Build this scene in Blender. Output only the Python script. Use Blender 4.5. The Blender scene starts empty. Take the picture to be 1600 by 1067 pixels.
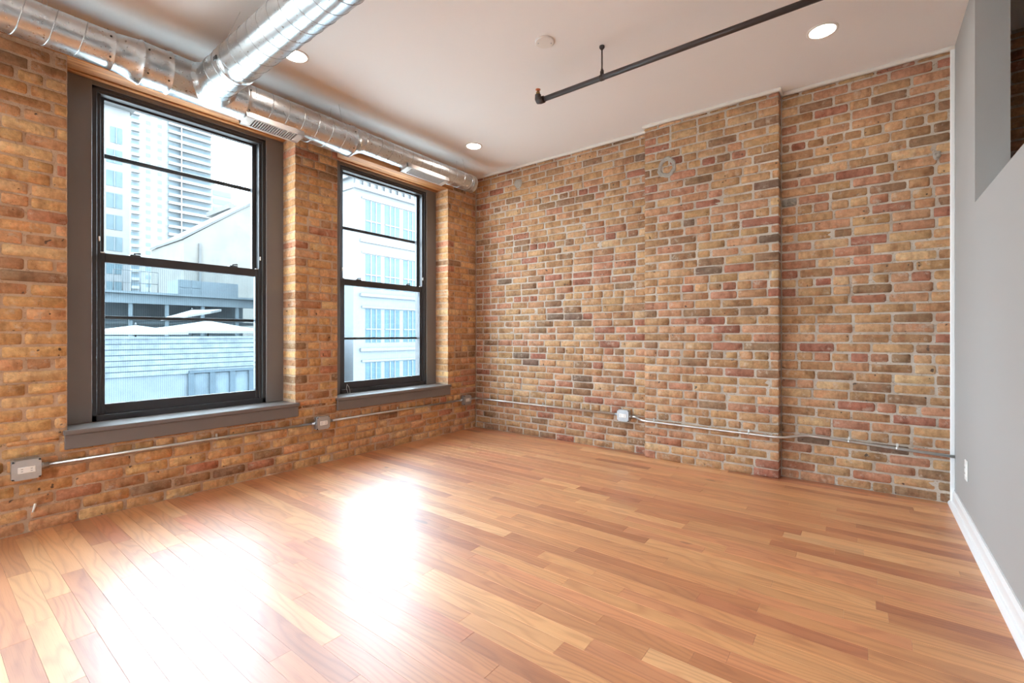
import bpy, math, random
from mathutils import Vector, Matrix

# ------------------------------------------------------------------ camera, world, exposure
SC = bpy.context.scene
COL = SC.collection
CAM = Vector((3.6128, -4.0317, 1.073)); YAW = 0.6527; FPX = 722.92; HROW = 522.62
W, H = 4.0611, 2.9                       # right wall plane, ceiling height; corner of the two brick walls is the origin
cd = bpy.data.cameras.new('camera'); cam = bpy.data.objects.new('camera', cd); COL.objects.link(cam)
cam.location = CAM; cam.rotation_euler = (math.pi/2, 0, YAW)
cd.sensor_fit = 'HORIZONTAL'; cd.sensor_width = 36; cd.lens = 36*FPX/1600
cd.shift_y = (HROW-533.5)/1600; cd.clip_start = .05; cd.clip_end = 2000
SC.camera = cam
SKY = 19.0
world = bpy.data.worlds.new('overcast_sky'); SC.world = world; world.use_nodes = True
bg = world.node_tree.nodes['Background']; bg.inputs[0].default_value = (.775, .905, 1, 1); bg.inputs[1].default_value = SKY
LAMP = 60.0                               # radiance of the recessed lamps
SC.view_settings.view_transform = 'Standard'; SC.view_settings.look = 'None'
SC.view_settings.exposure = 0.28; SC.view_settings.gamma = 1; SC.view_settings.use_curve_mapping = False
SC.cycles.use_denoising = True
SC.cycles.max_bounces = 10; SC.cycles.diffuse_bounces = 6; SC.cycles.glossy_bounces = 4; SC.cycles.transparent_max_bounces = 12
SC.cycles.sample_clamp_indirect = 8
SC.cycles.caustics_reflective = False; SC.cycles.caustics_refractive = False

def portal(y0, y1, rear=False):                       # marks the window opening as the way the sky's light comes in (emits nothing itself)
    l = bpy.data.lights.new('window_portal', 'AREA'); l.shape = 'RECTANGLE'; l.size = 2.2; l.size_y = y1-y0
    l.cycles.is_portal = True
    o = bpy.data.objects.new('window_portal', l); COL.objects.link(o)
    o.location = (-.37, (y0+y1)/2, 1.6); o.rotation_euler = (0, -math.pi/2, 0)
    if rear: l.size = y1-y0; l.size_y = 2.0; o.location = ((y0+y1)/2, -7.45, 1.1); o.rotation_euler = (-math.pi/2, 0, 0)

RND = random.Random(7)
FW = Vector((-math.sin(YAW), math.cos(YAW), 0)); RT = Vector((math.cos(YAW), math.sin(YAW), 0))
def proj(p):
    d = Vector(p)-CAM; v = d.dot(FW)
    if v < .05: return None
    return 800+FPX*d.dot(RT)/v, HROW-FPX*d.z/v
def at(px, py, X):                        # the point of the plane x = X that the photograph shows at a pixel
    d = FW+RT*((px-800)/FPX)+Vector((0, 0, (HROW-py)/FPX))
    return CAM+d*((X-CAM.x)/d.x)

# ------------------------------------------------------------------ materials
def lin(c):
    return tuple(((x/255)/12.92 if x/255 <= .04045 else ((x/255+.055)/1.055)**2.4) for x in c)
def new_mat(name):
    m = bpy.data.materials.new(name); m.use_nodes = True
    nt = m.node_tree; p = nt.nodes['Principled BSDF']
    return m, nt, p
def N(nt, t, **kw):
    n = nt.nodes.new(t)
    for k, v in kw.items():
        if k.startswith('i_'):
            n.inputs[int(k[2:]) if k[2:].isdigit() else k[2:]].default_value = v
        else: setattr(n, k, v)
    return n
def math_(nt, op, a, b=None, c=None):
    n = nt.nodes.new('ShaderNodeMath'); n.operation = op
    for k, v in enumerate((a, b, c)):
        if v is None: continue
        if isinstance(v, (int, float)): n.inputs[k].default_value = v
        else: nt.links.new(v, n.inputs[k])
    return n.outputs[0]
def mix(nt, f, a, b, blend='MIX'):
    n = nt.nodes.new('ShaderNodeMix'); n.data_type = 'RGBA'; n.blend_type = blend
    for k, v in ((0, f), (6, a), (7, b)):
        if isinstance(v, (int, float)): n.inputs[k].default_value = v
        elif isinstance(v, tuple): n.inputs[k].default_value = (*v[:3], 1)
        else: nt.links.new(v, n.inputs[k])
    return n.outputs[2]
def ramp(nt, v, a, b):                    # 0 below a, 1 above b
    n = nt.nodes.new('ShaderNodeMapRange'); n.interpolation_type = 'SMOOTHSTEP'
    n.inputs[1].default_value = a; n.inputs[2].default_value = b
    nt.links.new(v, n.inputs[0]); return n.outputs[0]
def noise(nt, vec, scale, detail=3, rough=.55, dist=0):
    n = nt.nodes.new('ShaderNodeTexNoise'); n.inputs['Scale'].default_value = scale; n.inputs['Detail'].default_value = detail
    n.inputs['Roughness'].default_value = rough; n.inputs['Distortion'].default_value = dist
    if vec is not None: nt.links.new(vec, n.inputs['Vector'])
    return n.outputs['Fac']
def bump(nt, p, h, s, d):
    n = nt.nodes.new('ShaderNodeBump'); n.inputs['Strength'].default_value = s; n.inputs['Distance'].default_value = d
    nt.links.new(h, n.inputs['Height']); nt.links.new(n.outputs[0], p.inputs['Normal'])
def pos(nt): return nt.nodes.new('ShaderNodeNewGeometry').outputs['Position']
def plain(name, rgb, rough=.5, metal=0, var=.06, vscale=6, bmp=0, bscale=80, spec=.5):
    m, nt, p = new_mat(name); c = lin(rgb); v = noise(nt, pos(nt), vscale, 4)
    nt.links.new(mix(nt, v, tuple(x*(1-var) for x in c), tuple(min(1, x*(1+var)) for x in c)), p.inputs['Base Color'])
    p.inputs['Roughness'].default_value = rough; p.inputs['Metallic'].default_value = metal
    p.inputs['Specular IOR Level'].default_value = spec
    if bmp: bump(nt, p, noise(nt, pos(nt), bscale, 3), bmp, .002)
    return m

def brick_mat():
    m, nt, p = new_mat('old_brick')
    a = N(nt, 'ShaderNodeAttribute', attribute_name='col'); r = N(nt, 'ShaderNodeAttribute', attribute_name='rnd')
    tc = N(nt, 'ShaderNodeTexCoord')
    off = N(nt, 'ShaderNodeVectorMath', operation='SCALE'); nt.links.new(r.outputs['Vector'], off.inputs[0]); off.inputs['Scale'].default_value = 37
    add = N(nt, 'ShaderNodeVectorMath', operation='ADD'); nt.links.new(tc.outputs['Object'], add.inputs[0]); nt.links.new(off.outputs[0], add.inputs[1])
    v = add.outputs[0]
    sx = N(nt, 'ShaderNodeSeparateXYZ'); nt.links.new(r.outputs['Vector'], sx.inputs[0])
    n1 = noise(nt, v, 9, 2, .5); n2 = noise(nt, v, 42, 4, .65); n3 = noise(nt, v, 160, 2, .6)
    c = mix(nt, math_(nt, 'MULTIPLY', ramp(nt, n1, .5, .68), .55), a.outputs['Color'], mix(nt, 1, a.outputs['Color'], (.55, .47, .42), 'MULTIPLY'))
    st = N(nt, 'ShaderNodeVectorMath', operation='MULTIPLY'); nt.links.new(v, st.inputs[0]); st.inputs[1].default_value = (1, 1, .3)
    nb = noise(nt, st.outputs[0], 24, 2, .5)          # flash bands left by the kiln stacking
    c = mix(nt, math_(nt, 'MULTIPLY', ramp(nt, nb, .52, .64), .5), c, mix(nt, 1, c, (.62, .56, .52), 'MULTIPLY'))
    c = mix(nt, math_(nt, 'MULTIPLY', ramp(nt, noise(nt, v, 13, 2, .5), .54, .66), .45), c, mix(nt, 1, c, (1.06, .84, .78), 'MULTIPLY'))
    c = mix(nt, ramp(nt, n2, .28, .75), mix(nt, 1, c, (.80, .78, .74), 'MULTIPLY'), mix(nt, 1, c, (1.14, 1.13, 1.12), 'MULTIPLY'))
    pit = math_(nt, 'MULTIPLY', ramp(nt, n3, .66, .72), .75)
    c = mix(nt, pit, c, mix(nt, 1, c, (.25, .2, .17), 'MULTIPLY'))
    spots = ramp(nt, noise(nt, v, 34, 1, .4), .735, .785)
    c = mix(nt, math_(nt, 'MULTIPLY', spots, .85), c, (.07, .05, .04))
    sm = math_(nt, 'MULTIPLY', ramp(nt, noise(nt, v, 15, 5, .75), .55, .70), .6)
    c = mix(nt, sm, c, lin((192, 174, 156)))
    nt.links.new(c, p.inputs['Base Color'])
    p.inputs['Roughness'].default_value = .82; p.inputs['Specular IOR Level'].default_value = .28
    h = math_(nt, 'ADD', math_(nt, 'MULTIPLY', n2, .8), math_(nt, 'MULTIPLY', n3, .3))
    bump(nt, p, math_(nt, 'SUBTRACT', h, math_(nt, 'MULTIPLY', spots, .6)), .55, .006)
    return m
def mortar_mat(name, rgb, rgb2):
    m, nt, p = new_mat(name); g = pos(nt)
    n1 = noise(nt, g, 7, 4, .6); n2 = noise(nt, g, 70, 4, .7)
    c = mix(nt, ramp(nt, n1, .3, .7), lin(rgb), lin(rgb2))
    c = mix(nt, ramp(nt, n2, .3, .45), mix(nt, 1, c, (.6, .56, .52), 'MULTIPLY'), c)
    nt.links.new(c, p.inputs['Base Color']); p.inputs['Roughness'].default_value = .9; p.inputs['Specular IOR Level'].default_value = .2
    bump(nt, p, n2, .7, .006); return m
def wood_floor_mat():
    m, nt, p = new_mat('oak_floor')
    a = N(nt, 'ShaderNodeAttribute', attribute_name='col'); r = N(nt, 'ShaderNodeAttribute', attribute_name='rnd')
    off = N(nt, 'ShaderNodeVectorMath', operation='SCALE'); nt.links.new(r.outputs['Vector'], off.inputs[0]); off.inputs['Scale'].default_value = 23
    add = N(nt, 'ShaderNodeVectorMath', operation='ADD'); nt.links.new(pos(nt), add.inputs[0]); nt.links.new(off.outputs[0], add.inputs[1])
    def st(sx, sy):
        mp = N(nt, 'ShaderNodeVectorMath', operation='MULTIPLY'); nt.links.new(add.outputs[0], mp.inputs[0]); mp.inputs[1].default_value = (sx, sy, 1)
        return mp.outputs[0]
    warp = noise(nt, st(1.3, 7), 1, 2, .45)
    s = N(nt, 'ShaderNodeSeparateXYZ'); nt.links.new(add.outputs[0], s.inputs[0])
    ph = math_(nt, 'ADD', math_(nt, 'MULTIPLY', s.outputs[1], 150), math_(nt, 'MULTIPLY', warp, 62))
    ring = math_(nt, 'MULTIPLY_ADD', math_(nt, 'SINE', ph), .5, .5)
    ring = math_(nt, 'POWER', ring, 2.6)
    pores = noise(nt, st(9, 420), 1, 2, .6)
    blot = noise(nt, st(1.2, 9), 1, 3, .5)
    c = mix(nt, math_(nt, 'MULTIPLY', ring, .55), a.outputs['Color'], mix(nt, 1, a.outputs['Color'], (.70, .56, .46), 'MULTIPLY'))
    c = mix(nt, ramp(nt, blot, .3, .75), mix(nt, 1, c, (.86, .82, .78), 'MULTIPLY'), mix(nt, 1, c, (1.1, 1.1, 1.08), 'MULTIPLY'))
    c = mix(nt, math_(nt, 'MULTIPLY', ramp(nt, pores, .52, .7), .32), c, mix(nt, 1, c, (.6, .5, .42), 'MULTIPLY'))
    knot = ramp(nt, noise(nt, st(5, 14), 1, 1, .3), .765, .80)
    c = mix(nt, math_(nt, 'MULTIPLY', knot, .6), c, lin((112, 62, 36)))
    nt.links.new(c, p.inputs['Base Color'])
    p.inputs['Specular IOR Level'].default_value = .5; p.inputs['IOR'].default_value = 1.85
    nt.links.new(math_(nt, 'MULTIPLY_ADD', pores, .10, .50), p.inputs['Roughness'])
    p.inputs['Coat Weight'].default_value = 1; p.inputs['Coat Roughness'].default_value = .35; p.inputs['Coat IOR'].default_value = 1.54
    bump(nt, p, math_(nt, 'ADD', pores, math_(nt, 'MULTIPLY', ring, .4)), .10, .0012)
    return m
def galv_mat(name, rgb, rough):
    m, nt, p = new_mat(name); g = pos(nt)
    n1 = noise(nt, g, 9, 4, .6); n2 = noise(nt, g, 60, 3, .6)
    c = lin(rgb)
    nt.links.new(mix(nt, ramp(nt, n1, .35, .7), tuple(x*.86 for x in c), c), p.inputs['Base Color'])
    p.inputs['Metallic'].default_value = 1
    nt.links.new(math_(nt, 'MULTIPLY_ADD', n2, .12, rough), p.inputs['Roughness'])
    return m
def beam_mat():
    m, nt, p = new_mat('fir_lintel'); mp = N(nt, 'ShaderNodeVectorMath', operation='MULTIPLY'); nt.links.new(pos(nt), mp.inputs[0]); mp.inputs[1].default_value = (40, 2.2, 40)
    n1 = noise(nt, mp.outputs[0], 1, 4, .6, .6)
    nt.links.new(mix(nt, ramp(nt, n1, .3, .7), lin((150, 96, 56)), lin((205, 148, 92))), p.inputs['Base Color']); p.inputs['Roughness'].default_value = .6
    bump(nt, p, n1, .2, .003); return m
def glass_mat(name, tint=(1, 1, 1), refl=1.0):
    m, nt, p = new_mat(name); nt.nodes.remove(p); out = nt.nodes['Material Output']
    t = N(nt, 'ShaderNodeBsdfTransparent'); t.inputs[0].default_value = (*tint, 1)
    g = N(nt, 'ShaderNodeBsdfGlossy'); g.inputs['Roughness'].default_value = .01
    f = N(nt, 'ShaderNodeFresnel'); f.inputs[0].default_value = 1.45
    mx = N(nt, 'ShaderNodeMixShader'); bf = N(nt, 'ShaderNodeNewGeometry').outputs['Backfacing']   # a pane reflects at its outer faces only
    nt.links.new(math_(nt, 'MULTIPLY', math_(nt, 'MULTIPLY', f.outputs[0], refl), math_(nt, 'SUBTRACT', 1, bf)), mx.inputs[0])
    nt.links.new(t.outputs[0], mx.inputs[1]); nt.links.new(g.outputs[0], mx.inputs[2]); nt.links.new(mx.outputs[0], out.inputs[0])
    return m
def screen_mat():                         # fine insect mesh: lets most light through, bands where the weave beats
    m, nt, p = new_mat('insect_mesh'); nt.nodes.remove(p); out = nt.nodes['Material Output']
    t = N(nt, 'ShaderNodeBsdfTransparent')
    w = N(nt, 'ShaderNodeTexWave', bands_direction='Y'); w.inputs['Scale'].default_value = 26; nt.links.new(pos(nt), w.inputs['Vector'])
    nt.links.new(mix(nt, w.outputs['Fac'], (.80, .85, .88), (.90, .94, .96)), t.inputs[0]); nt.links.new(t.outputs[0], out.inputs[0])
    return m
def emit_mat(name, rgb, s):
    m, nt, p = new_mat(name); p.inputs['Base Color'].default_value = (.8, .8, .8, 1)
    p.inputs['Emission Color'].default_value = (*rgb, 1); p.inputs['Emission Strength'].default_value = s; return m

M = dict(
    brick=brick_mat(), mortar=mortar_mat('lime_mortar', (196, 183, 169), (174, 157, 141)), mortar_w=mortar_mat('warm_mortar', (198, 168, 142), (180, 148, 120)),
    patch=mortar_mat('cement_patch', (176, 168, 158), (158, 148, 138)),
    oak=wood_floor_mat(), sub=plain('subfloor_dark', (62, 40, 26), .9),
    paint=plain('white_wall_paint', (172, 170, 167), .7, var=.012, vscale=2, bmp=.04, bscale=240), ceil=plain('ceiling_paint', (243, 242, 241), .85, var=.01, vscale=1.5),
    trim=plain('white_trim_gloss', (240, 240, 240), .35, var=.01), trimw=plain('ceiling_bead', (228, 221, 212), .6, var=.02),
    casing=plain('taupe_grey_paint', (116, 108, 104), .3, var=.04, vscale=9), frame=plain('black_window_frame', (52, 51, 53), .42, var=.06),
    sashlock=plain('dark_hardware', (44, 44, 46), .4), white=plain('white_plastic', (236, 233, 228), .45, var=.01),
    galv=galv_mat('galvanised_duct', (214, 216, 217), .23), seam=galv_mat('duct_seam', (176, 178, 180), .34), emt=galv_mat('steel_conduit', (214, 212, 208), .30),
    box=galv_mat('zinc_box', (200, 205, 208), .38), dark=plain('slot_black', (22, 22, 24), .7), regm=plain('register_aluminium', (214, 208, 204), .4, metal=.5),
    iron=plain('black_iron_pipe', (58, 47, 45), .42, var=.1, vscale=20), copper=plain('copper_head', (196, 120, 84), .35, metal=.7), brass=plain('brass', (170, 140, 90), .4, metal=.8),
    beam=beam_mat(), glass=glass_mat('window_glass', (.95, .975, .985)), screen=screen_mat(),
    lens=emit_mat('lamp_lens', (1, .91, .82), LAMP),
)

# ------------------------------------------------------------------ mesh helpers
class MB:
    def __init__(s): s.v = []; s.f = []; s.c = []; s.sm = []
    def face(s, idx, col=None, smooth=False): s.f.append(tuple(idx)); s.c.append(col); s.sm.append(smooth)
    def box(s, a, b, bev=0, col=None):
        x0, x1 = sorted((a[0], b[0])); y0, y1 = sorted((a[1], b[1])); z0, z1 = sorted((a[2], b[2]))
        if bev <= 0:
            n = len(s.v); s.v += [(x, y, z) for z in (z0, z1) for y in (y0, y1) for x in (x0, x1)]
            for q in ((0, 2, 3, 1), (4, 5, 7, 6), (0, 1, 5, 4), (2, 6, 7, 3), (0, 4, 6, 2), (1, 3, 7, 5)): s.face([n+i for i in q], col)
            return s
        e = min(bev, (x1-x0)/2.01, (y1-y0)/2.01, (z1-z0)/2.01); n = len(s.v); ids = {}
        for ix in (0, 1):
            for iy in (0, 1):
                for iz in (0, 1):
                    X, Y, Z = (x0, x1)[ix], (y0, y1)[iy], (z0, z1)[iz]; sx, sy, sz = (1, -1)[ix], (1, -1)[iy], (1, -1)[iz]
                    for k, p in enumerate(((X, Y+sy*e, Z+sz*e), (X+sx*e, Y, Z+sz*e), (X+sx*e, Y+sy*e, Z))):
                        ids[ix, iy, iz, k] = len(s.v); s.v.append(p)
        def q(*k): s.face([ids[i] for i in k], col)
        for i in (0, 1):
            a = [(i, 0, 0, 0), (i, 1, 0, 0), (i, 1, 1, 0), (i, 0, 1, 0)]; q(*(a if i else a[::-1]))
            a = [(0, i, 0, 1), (0, i, 1, 1), (1, i, 1, 1), (1, i, 0, 1)]; q(*(a if i else a[::-1]))
            a = [(0, 0, i, 2), (1, 0, i, 2), (1, 1, i, 2), (0, 1, i, 2)]; q(*(a if i else a[::-1]))
        for i in (0, 1):
            for j in (0, 1):
                a = [(i, j, 0, 0), (i, j, 1, 0), (i, j, 1, 1), (i, j, 0, 1)]; q(*(a if i != j else a[::-1]))
                a = [(i, 0, j, 0), (i, 1, j, 0), (i, 1, j, 2), (i, 0, j, 2)]; q(*(a if i == j else a[::-1]))
                a = [(0, i, j, 1), (1, i, j, 1), (1, i, j, 2), (0, i, j, 2)]; q(*(a if i != j else a[::-1]))
                for k in (0, 1):
                    a = [(i, j, k, 0), (i, j, k, 1), (i, j, k, 2)]; q(*(a if (i+j+k) % 2 else a[::-1]))
        return s
    def tube(s, pts, r, n=10, caps=True, smooth=True):
        pts = [Vector(p) for p in pts]; rs = r if isinstance(r, (list, tuple)) else [r]*len(pts); base = len(s.v)
        t = (pts[1]-pts[0]).normalized(); up = Vector((0, 0, 1)) if abs(t.z) < .9 else Vector((1, 0, 0))
        u = t.cross(up).normalized()
        for i, p in enumerate(pts):
            if 0 < i < len(pts)-1: t = ((pts[i]-pts[i-1]).normalized()+(pts[i+1]-pts[i]).normalized())
            elif i: t = pts[i]-pts[i-1]
            t = t.normalized() if t.length > 1e-9 else Vector((0, 0, 1))
            u = (u-t*u.dot(t)).normalized(); w = t.cross(u)
            for k in range(n):
                a = 2*math.pi*k/n; s.v.append(tuple(p+(u*math.cos(a)+w*math.sin(a))*rs[i]))
        for i in range(len(pts)-1):
            for k in range(n):
                a = base+i*n+k; b = base+i*n+(k+1) % n; s.face((a, b, b+n, a+n), None, smooth)
        if caps:
            s.face([base+k for k in range(n)][::-1]); s.face([base+(len(pts)-1)*n+k for k in range(n)])
        return s
    def prism(s, poly, lo, hi, axis=0, col=None):    # polygon in the two other axes, extruded along axis
        n = len(s.v); k = len(poly)
        def mk(p, t): return {0: (t, p[0], p[1]), 1: (p[0], t, p[1]), 2: (p[0], p[1], t)}[axis]
        s.v += [mk(p, lo) for p in poly]+[mk(p, hi) for p in poly]
        s.face([n+i for i in range(k)][::-1], col); s.face([n+k+i for i in range(k)], col)
        for i in range(k): j = (i+1) % k; s.face((n+i, n+j, n+k+j, n+k+i), col)
        return s
    def mesh(s, name, mat, rnd=None):
        me = bpy.data.meshes.new(name); me.from_pydata(s.v, [], s.f)
        me.polygons.foreach_set('use_smooth', s.sm)
        if any(c is not None for c in s.c):
            ca = me.attributes.new('col', 'FLOAT_COLOR', 'CORNER'); ra = me.attributes.new('rnd', 'FLOAT_VECTOR', 'CORNER')
            cb = []; rb = []
            for f, c in zip(s.f, s.c):
                for _ in f: cb += [*c[0], 1]; rb += c[1]
            ca.data.foreach_set('color', cb); ra.data.foreach_set('vector', rb)
        if mat is not None: me.materials.append(M[mat] if isinstance(mat, str) else mat)
        me.update(); return me
    def build(s, name, mat, parent=None, recentre=True, fix=False):
        loc = Vector((0, 0, 0))
        if recentre and parent is None or recentre == 'yes':
            xs = [p[0] for p in s.v]; ys = [p[1] for p in s.v]; zs = [p[2] for p in s.v]
            loc = Vector(((min(xs)+max(xs))/2, (min(ys)+max(ys))/2, min(zs)))
        base = loc
        s.v = [tuple(Vector(p)-base) for p in s.v]
        me = s.mesh(name, mat)
        if fix:
            import bmesh
            bm = bmesh.new(); bm.from_mesh(me); bmesh.ops.recalc_face_normals(bm, faces=bm.faces); bm.to_mesh(me); bm.free()
        o = bpy.data.objects.new(name, me); COL.objects.link(o)
        o.location = base
        if parent is not None:
            o.parent = parent; o.location = base-wloc(parent)
        return o
def wloc(o):
    l = Vector(o.location)
    while o.parent is not None: o = o.parent; l += Vector(o.location)
    return l
def tag(o, label=None, cat=None, group=None, kind=None):
    if label: o['label'] = label
    if cat: o['category'] = cat
    if group: o['group'] = group
    if kind: o['kind'] = kind
    return o
def empty(name, loc=(0, 0, 0)):
    o = bpy.data.objects.new(name, None); COL.objects.link(o); o.location = loc; o.empty_display_size = .1; return o
def copy_tree(o, shift, parent=None):
    c = o.copy(); COL.objects.link(c); c.parent = parent
    if parent is None: c.location = Vector(o.location)+Vector(shift)
    for ch in list(o.children): copy_tree(ch, shift, c)
    return c

# ------------------------------------------------------------------ the room shell
WT = .36                                   # window wall thickness
YB = -7.3                                  # rear wall
OPEN = [(-2.153-1.319-1.698*k+1.698, -2.153-1.698*k+1.698) for k in range(4)]   # window openings in y, from the corner
OPEN = [(a, b) for a, b in OPEN]
ZS, ZH = .53, 2.66                         # stool top, lintel soffit
for a, b in OPEN: portal(a+.14, b-.14)

floor = tag(MB().box((-.0, YB, -.06), (7.0, 0.0, -.019)).build('floor', 'sub'), 'honey coloured oak strip floor of narrow boards', 'floor', kind='structure')
ceiling = tag(MB().box((-WT, YB, H), (7.0, .3, H+.12)).build('ceiling', 'ceil'), 'flat white painted ceiling', 'ceiling', kind='structure')

GAP = .0042
lw = MB()
lw.box((-WT, YB, -.06), (-GAP, 0.3, .505))
ys = [0.3]+[v for a, b in OPEN for v in (b, a)]+[YB]
piers = []
for i in range(0, len(ys), 2):
    hi, lo = ys[i], ys[i+1]; piers.append((lo, min(hi, 0)))
    lw.box((-WT, lo+(GAP if lo > YB else 0), .505), (-GAP, hi-(GAP if hi < .2 else 0), ZH))
lw.box((-WT, YB, ZH), (-.30, .3, H))
wall_left = tag(lw.build('wall_left', 'mortar_w'), 'orange and buff brick window wall with grey mortar joints', 'wall', kind='structure')

PX0, PX1, PD = 2.071, 3.101, .10          # chimney breast
wall_back = tag(MB().box((-.0, GAP, -.06), (PX0, .25, H)).build('wall_back', 'mortar'), 'long buff and red brick wall from corner to chimney breast', 'wall', kind='structure')
wall_pil = tag(MB().box((PX0+GAP, -PD+GAP, -.06), (PX1-GAP, .25, H)).build('wall_pilaster', 'mortar'), 'shallow brick chimney breast standing proud of the brick wall', 'wall', kind='structure')
wall_alc = tag(MB().box((PX1, GAP, -.06), (7.0, .25, H)).build('wall_alcove', 'mortar'), 'recessed brick wall between chimney breast and white wall', 'wall', kind='structure')

HW = 1.755; TW = .127
rw = MB()
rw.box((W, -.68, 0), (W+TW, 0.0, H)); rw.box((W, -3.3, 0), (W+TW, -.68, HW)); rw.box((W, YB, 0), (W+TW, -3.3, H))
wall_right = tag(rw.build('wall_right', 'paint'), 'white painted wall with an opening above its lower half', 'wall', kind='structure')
RX0, RX1, RZ0, RZ1 = 1.5, 2.7, .12, 2.1   # unseen rear window, added to brighten the room from behind the viewer
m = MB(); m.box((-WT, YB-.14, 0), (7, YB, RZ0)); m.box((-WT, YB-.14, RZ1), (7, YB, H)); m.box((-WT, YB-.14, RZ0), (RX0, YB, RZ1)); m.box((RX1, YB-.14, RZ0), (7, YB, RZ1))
tag(m.build('wall_rear', 'paint'), 'white rear wall with an added window behind the viewer', 'wall', kind='structure')
e = tag(empty('window_5', ((RX0+RX1)/2, YB-.07, RZ0)), 'added unseen dark framed window in the rear white wall', 'window', kind='structure')
m = MB()
for x in (RX0, (RX0+RX1)/2, RX1): m.box((max(RX0, x-.03), YB-.12, RZ0), (min(RX1, x+.03), YB-.04, RZ1), .003)
m.box((RX0, YB-.12, RZ0), (RX1, YB-.04, RZ0+.05), .003); m.box((RX0, YB-.12, RZ1-.05), (RX1, YB-.04, RZ1), .003); m.build('frame', 'frame', e)
for k in range(2): MB().box((RX0+k*.6+.03, YB-.082, RZ0+.05), (RX0+k*.6+.57, YB-.078, RZ1-.05)).build('glass', 'glass', e)
portal(RX0, RX1, True)
tag(MB().box((-6, -22, -.35), (10, YB-.14, -.15)).build('terrace', 'trimw'), 'added pale deck bouncing light into the rear window', 'terrace', kind='structure')  # unseen deck added to bounce daylight up onto the ceiling
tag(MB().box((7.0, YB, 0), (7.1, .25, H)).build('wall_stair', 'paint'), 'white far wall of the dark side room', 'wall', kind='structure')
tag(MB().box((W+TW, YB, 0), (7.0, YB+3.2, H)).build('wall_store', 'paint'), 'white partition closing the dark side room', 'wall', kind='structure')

bb = MB(); bb.prism([(W-.014, 0), (W, 0), (W, .092), (W-.006, .092), (W-.009, .084), (W-.014, .074)], YB, 0.0, axis=1)
base = tag(bb.build('baseboard_right', 'trim', fix=True), 'glossy white baseboard along the white wall', 'baseboard', kind='structure')
sh = MB(); sh.prism([(W-.034, 0), (W-.014, 0), (W-.014, .024), (W-.021, .022), (W-.029, .015), (W-.033, .006)], YB, 0.0, axis=1); sh.build('shoe_moulding', 'trim', base, fix=True)
t = MB(); t.box((W-.022, -.014, .0), (W, GAP, H), .003)
tag(t.build('trim_1', 'trim'), 'slim white corner strip where brick meets white wall', 'trim', kind='structure')
for k, (a, b, y) in enumerate(((0.0, PX0, 0), (PX0-.018, PX1+.018, -PD), (PX1, W, 0))):
    t = MB(); t.box((a, y-.018, H-.024), (b, y+GAP, H), .004)
    if k == 1: t.box((PX1, -PD, H-.024), (PX1+.018, 0, H), .003); t.box((PX0-.018, -PD, H-.024), (PX0, 0, H), .003)
    tag(t.build('trim_%d' % (k+2), 'trimw'), ['white bead above the long brick wall', 'white bead around the top of the chimney breast', 'white bead above the recessed brick wall'][k], 'trim', kind='structure')

# ------------------------------------------------------------------ bricks
def pal(mode):
    r = RND.random()
    if mode == 'left':  # warm room light is tinted into this more orange palette
        c = ((208, 164, 114), (198, 150, 102), (204, 154, 112), (188, 140, 96), (174, 128, 92), (184, 126, 96), (150, 116, 86), (212, 172, 126))
        w = (.20, .20, .17, .13, .11, .08, .05, .06)
    else:
        c = ((192, 156, 116), (182, 146, 106), (188, 146, 112), (170, 134, 98), (180, 134, 106), (164, 114, 92), (150, 120, 92), (128, 108, 90), (198, 166, 126))
        w = (.20, .19, .16, .14, .11, .065, .08, .02, .045)
    c = RND.choices(c, w)[0]; k = RND.uniform(.93, 1.06)
    return tuple(min(.9, x*(1.06 if mode == 'left' else .96)*q*k*RND.uniform(.97, 1.03)) for x, q in zip(lin(c), (1, 1, 1) if mode == 'left' else (1.03, .97, .98)))
def brick_geo(mb, O, U, Nn, u0, u1, v0, v1, depth, col, front=0.0):
    R = RND; w = u1-u0; h = v1-v0; Z = Vector((0, 0, 1)); rv = (R.random(), R.random(), R.random()); cc = (col, rv)
    c = R.uniform(.004, .009); j = .0022
    def jj(): return R.uniform(-j, j)
    o = [(u0+c, v0), (u0+w*R.uniform(.35, .65), v0+jj()), (u1-c, v0+jj()), (u1, v0+c), (u1+jj(), v0+h/2), (u1, v1-c),
         (u1-c, v1+jj()), (u0+w*R.uniform(.35, .65), v1+jj()), (u0+c, v1), (u0, v1-c), (u0+jj(), v0+h/2), (u0, v0+c)]
    cu, cv = (u0+u1)/2, (v0+v1)/2; ins = .0045; n = len(mb.v); K = len(o)
    def P(u, v, d): return tuple(O+U*u+Z*v+Nn*d)
    tl, tr = R.uniform(-.0025, .0025), R.uniform(-.0025, .0025)
    for (u, v) in o: mb.v.append(P(u, v, front-depth))
    for (u, v) in o: mb.v.append(P(u, v, front-.0045))
    for (u, v) in o:
        du = ins if u < cu else -ins; dv = ins if v < cv else -ins
        mb.v.append(P(u+du, v+dv, front+tl*(u-cu)/max(w, .05)*2+jj()*.4))
    mb.v.append(P(cu+jj()*3, cv, front+R.uniform(-.001, .002)))
    flip = U.cross(Z).dot(Nn) < 0
    def F(ix, sm): mb.face(ix[::-1] if flip else ix, cc, sm)
    for i in range(K):
        k = (i+1) % K
        F([n+i, n+k, n+K+k, n+K+i], False); F([n+K+i, n+K+k, n+2*K+k, n+2*K+i], True); F([n+2*K+i, n+2*K+k, n+3*K], True)
CH = H/42.7; JT = .0105
HEAD = {5, 13, 21, 29, 36}
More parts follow.
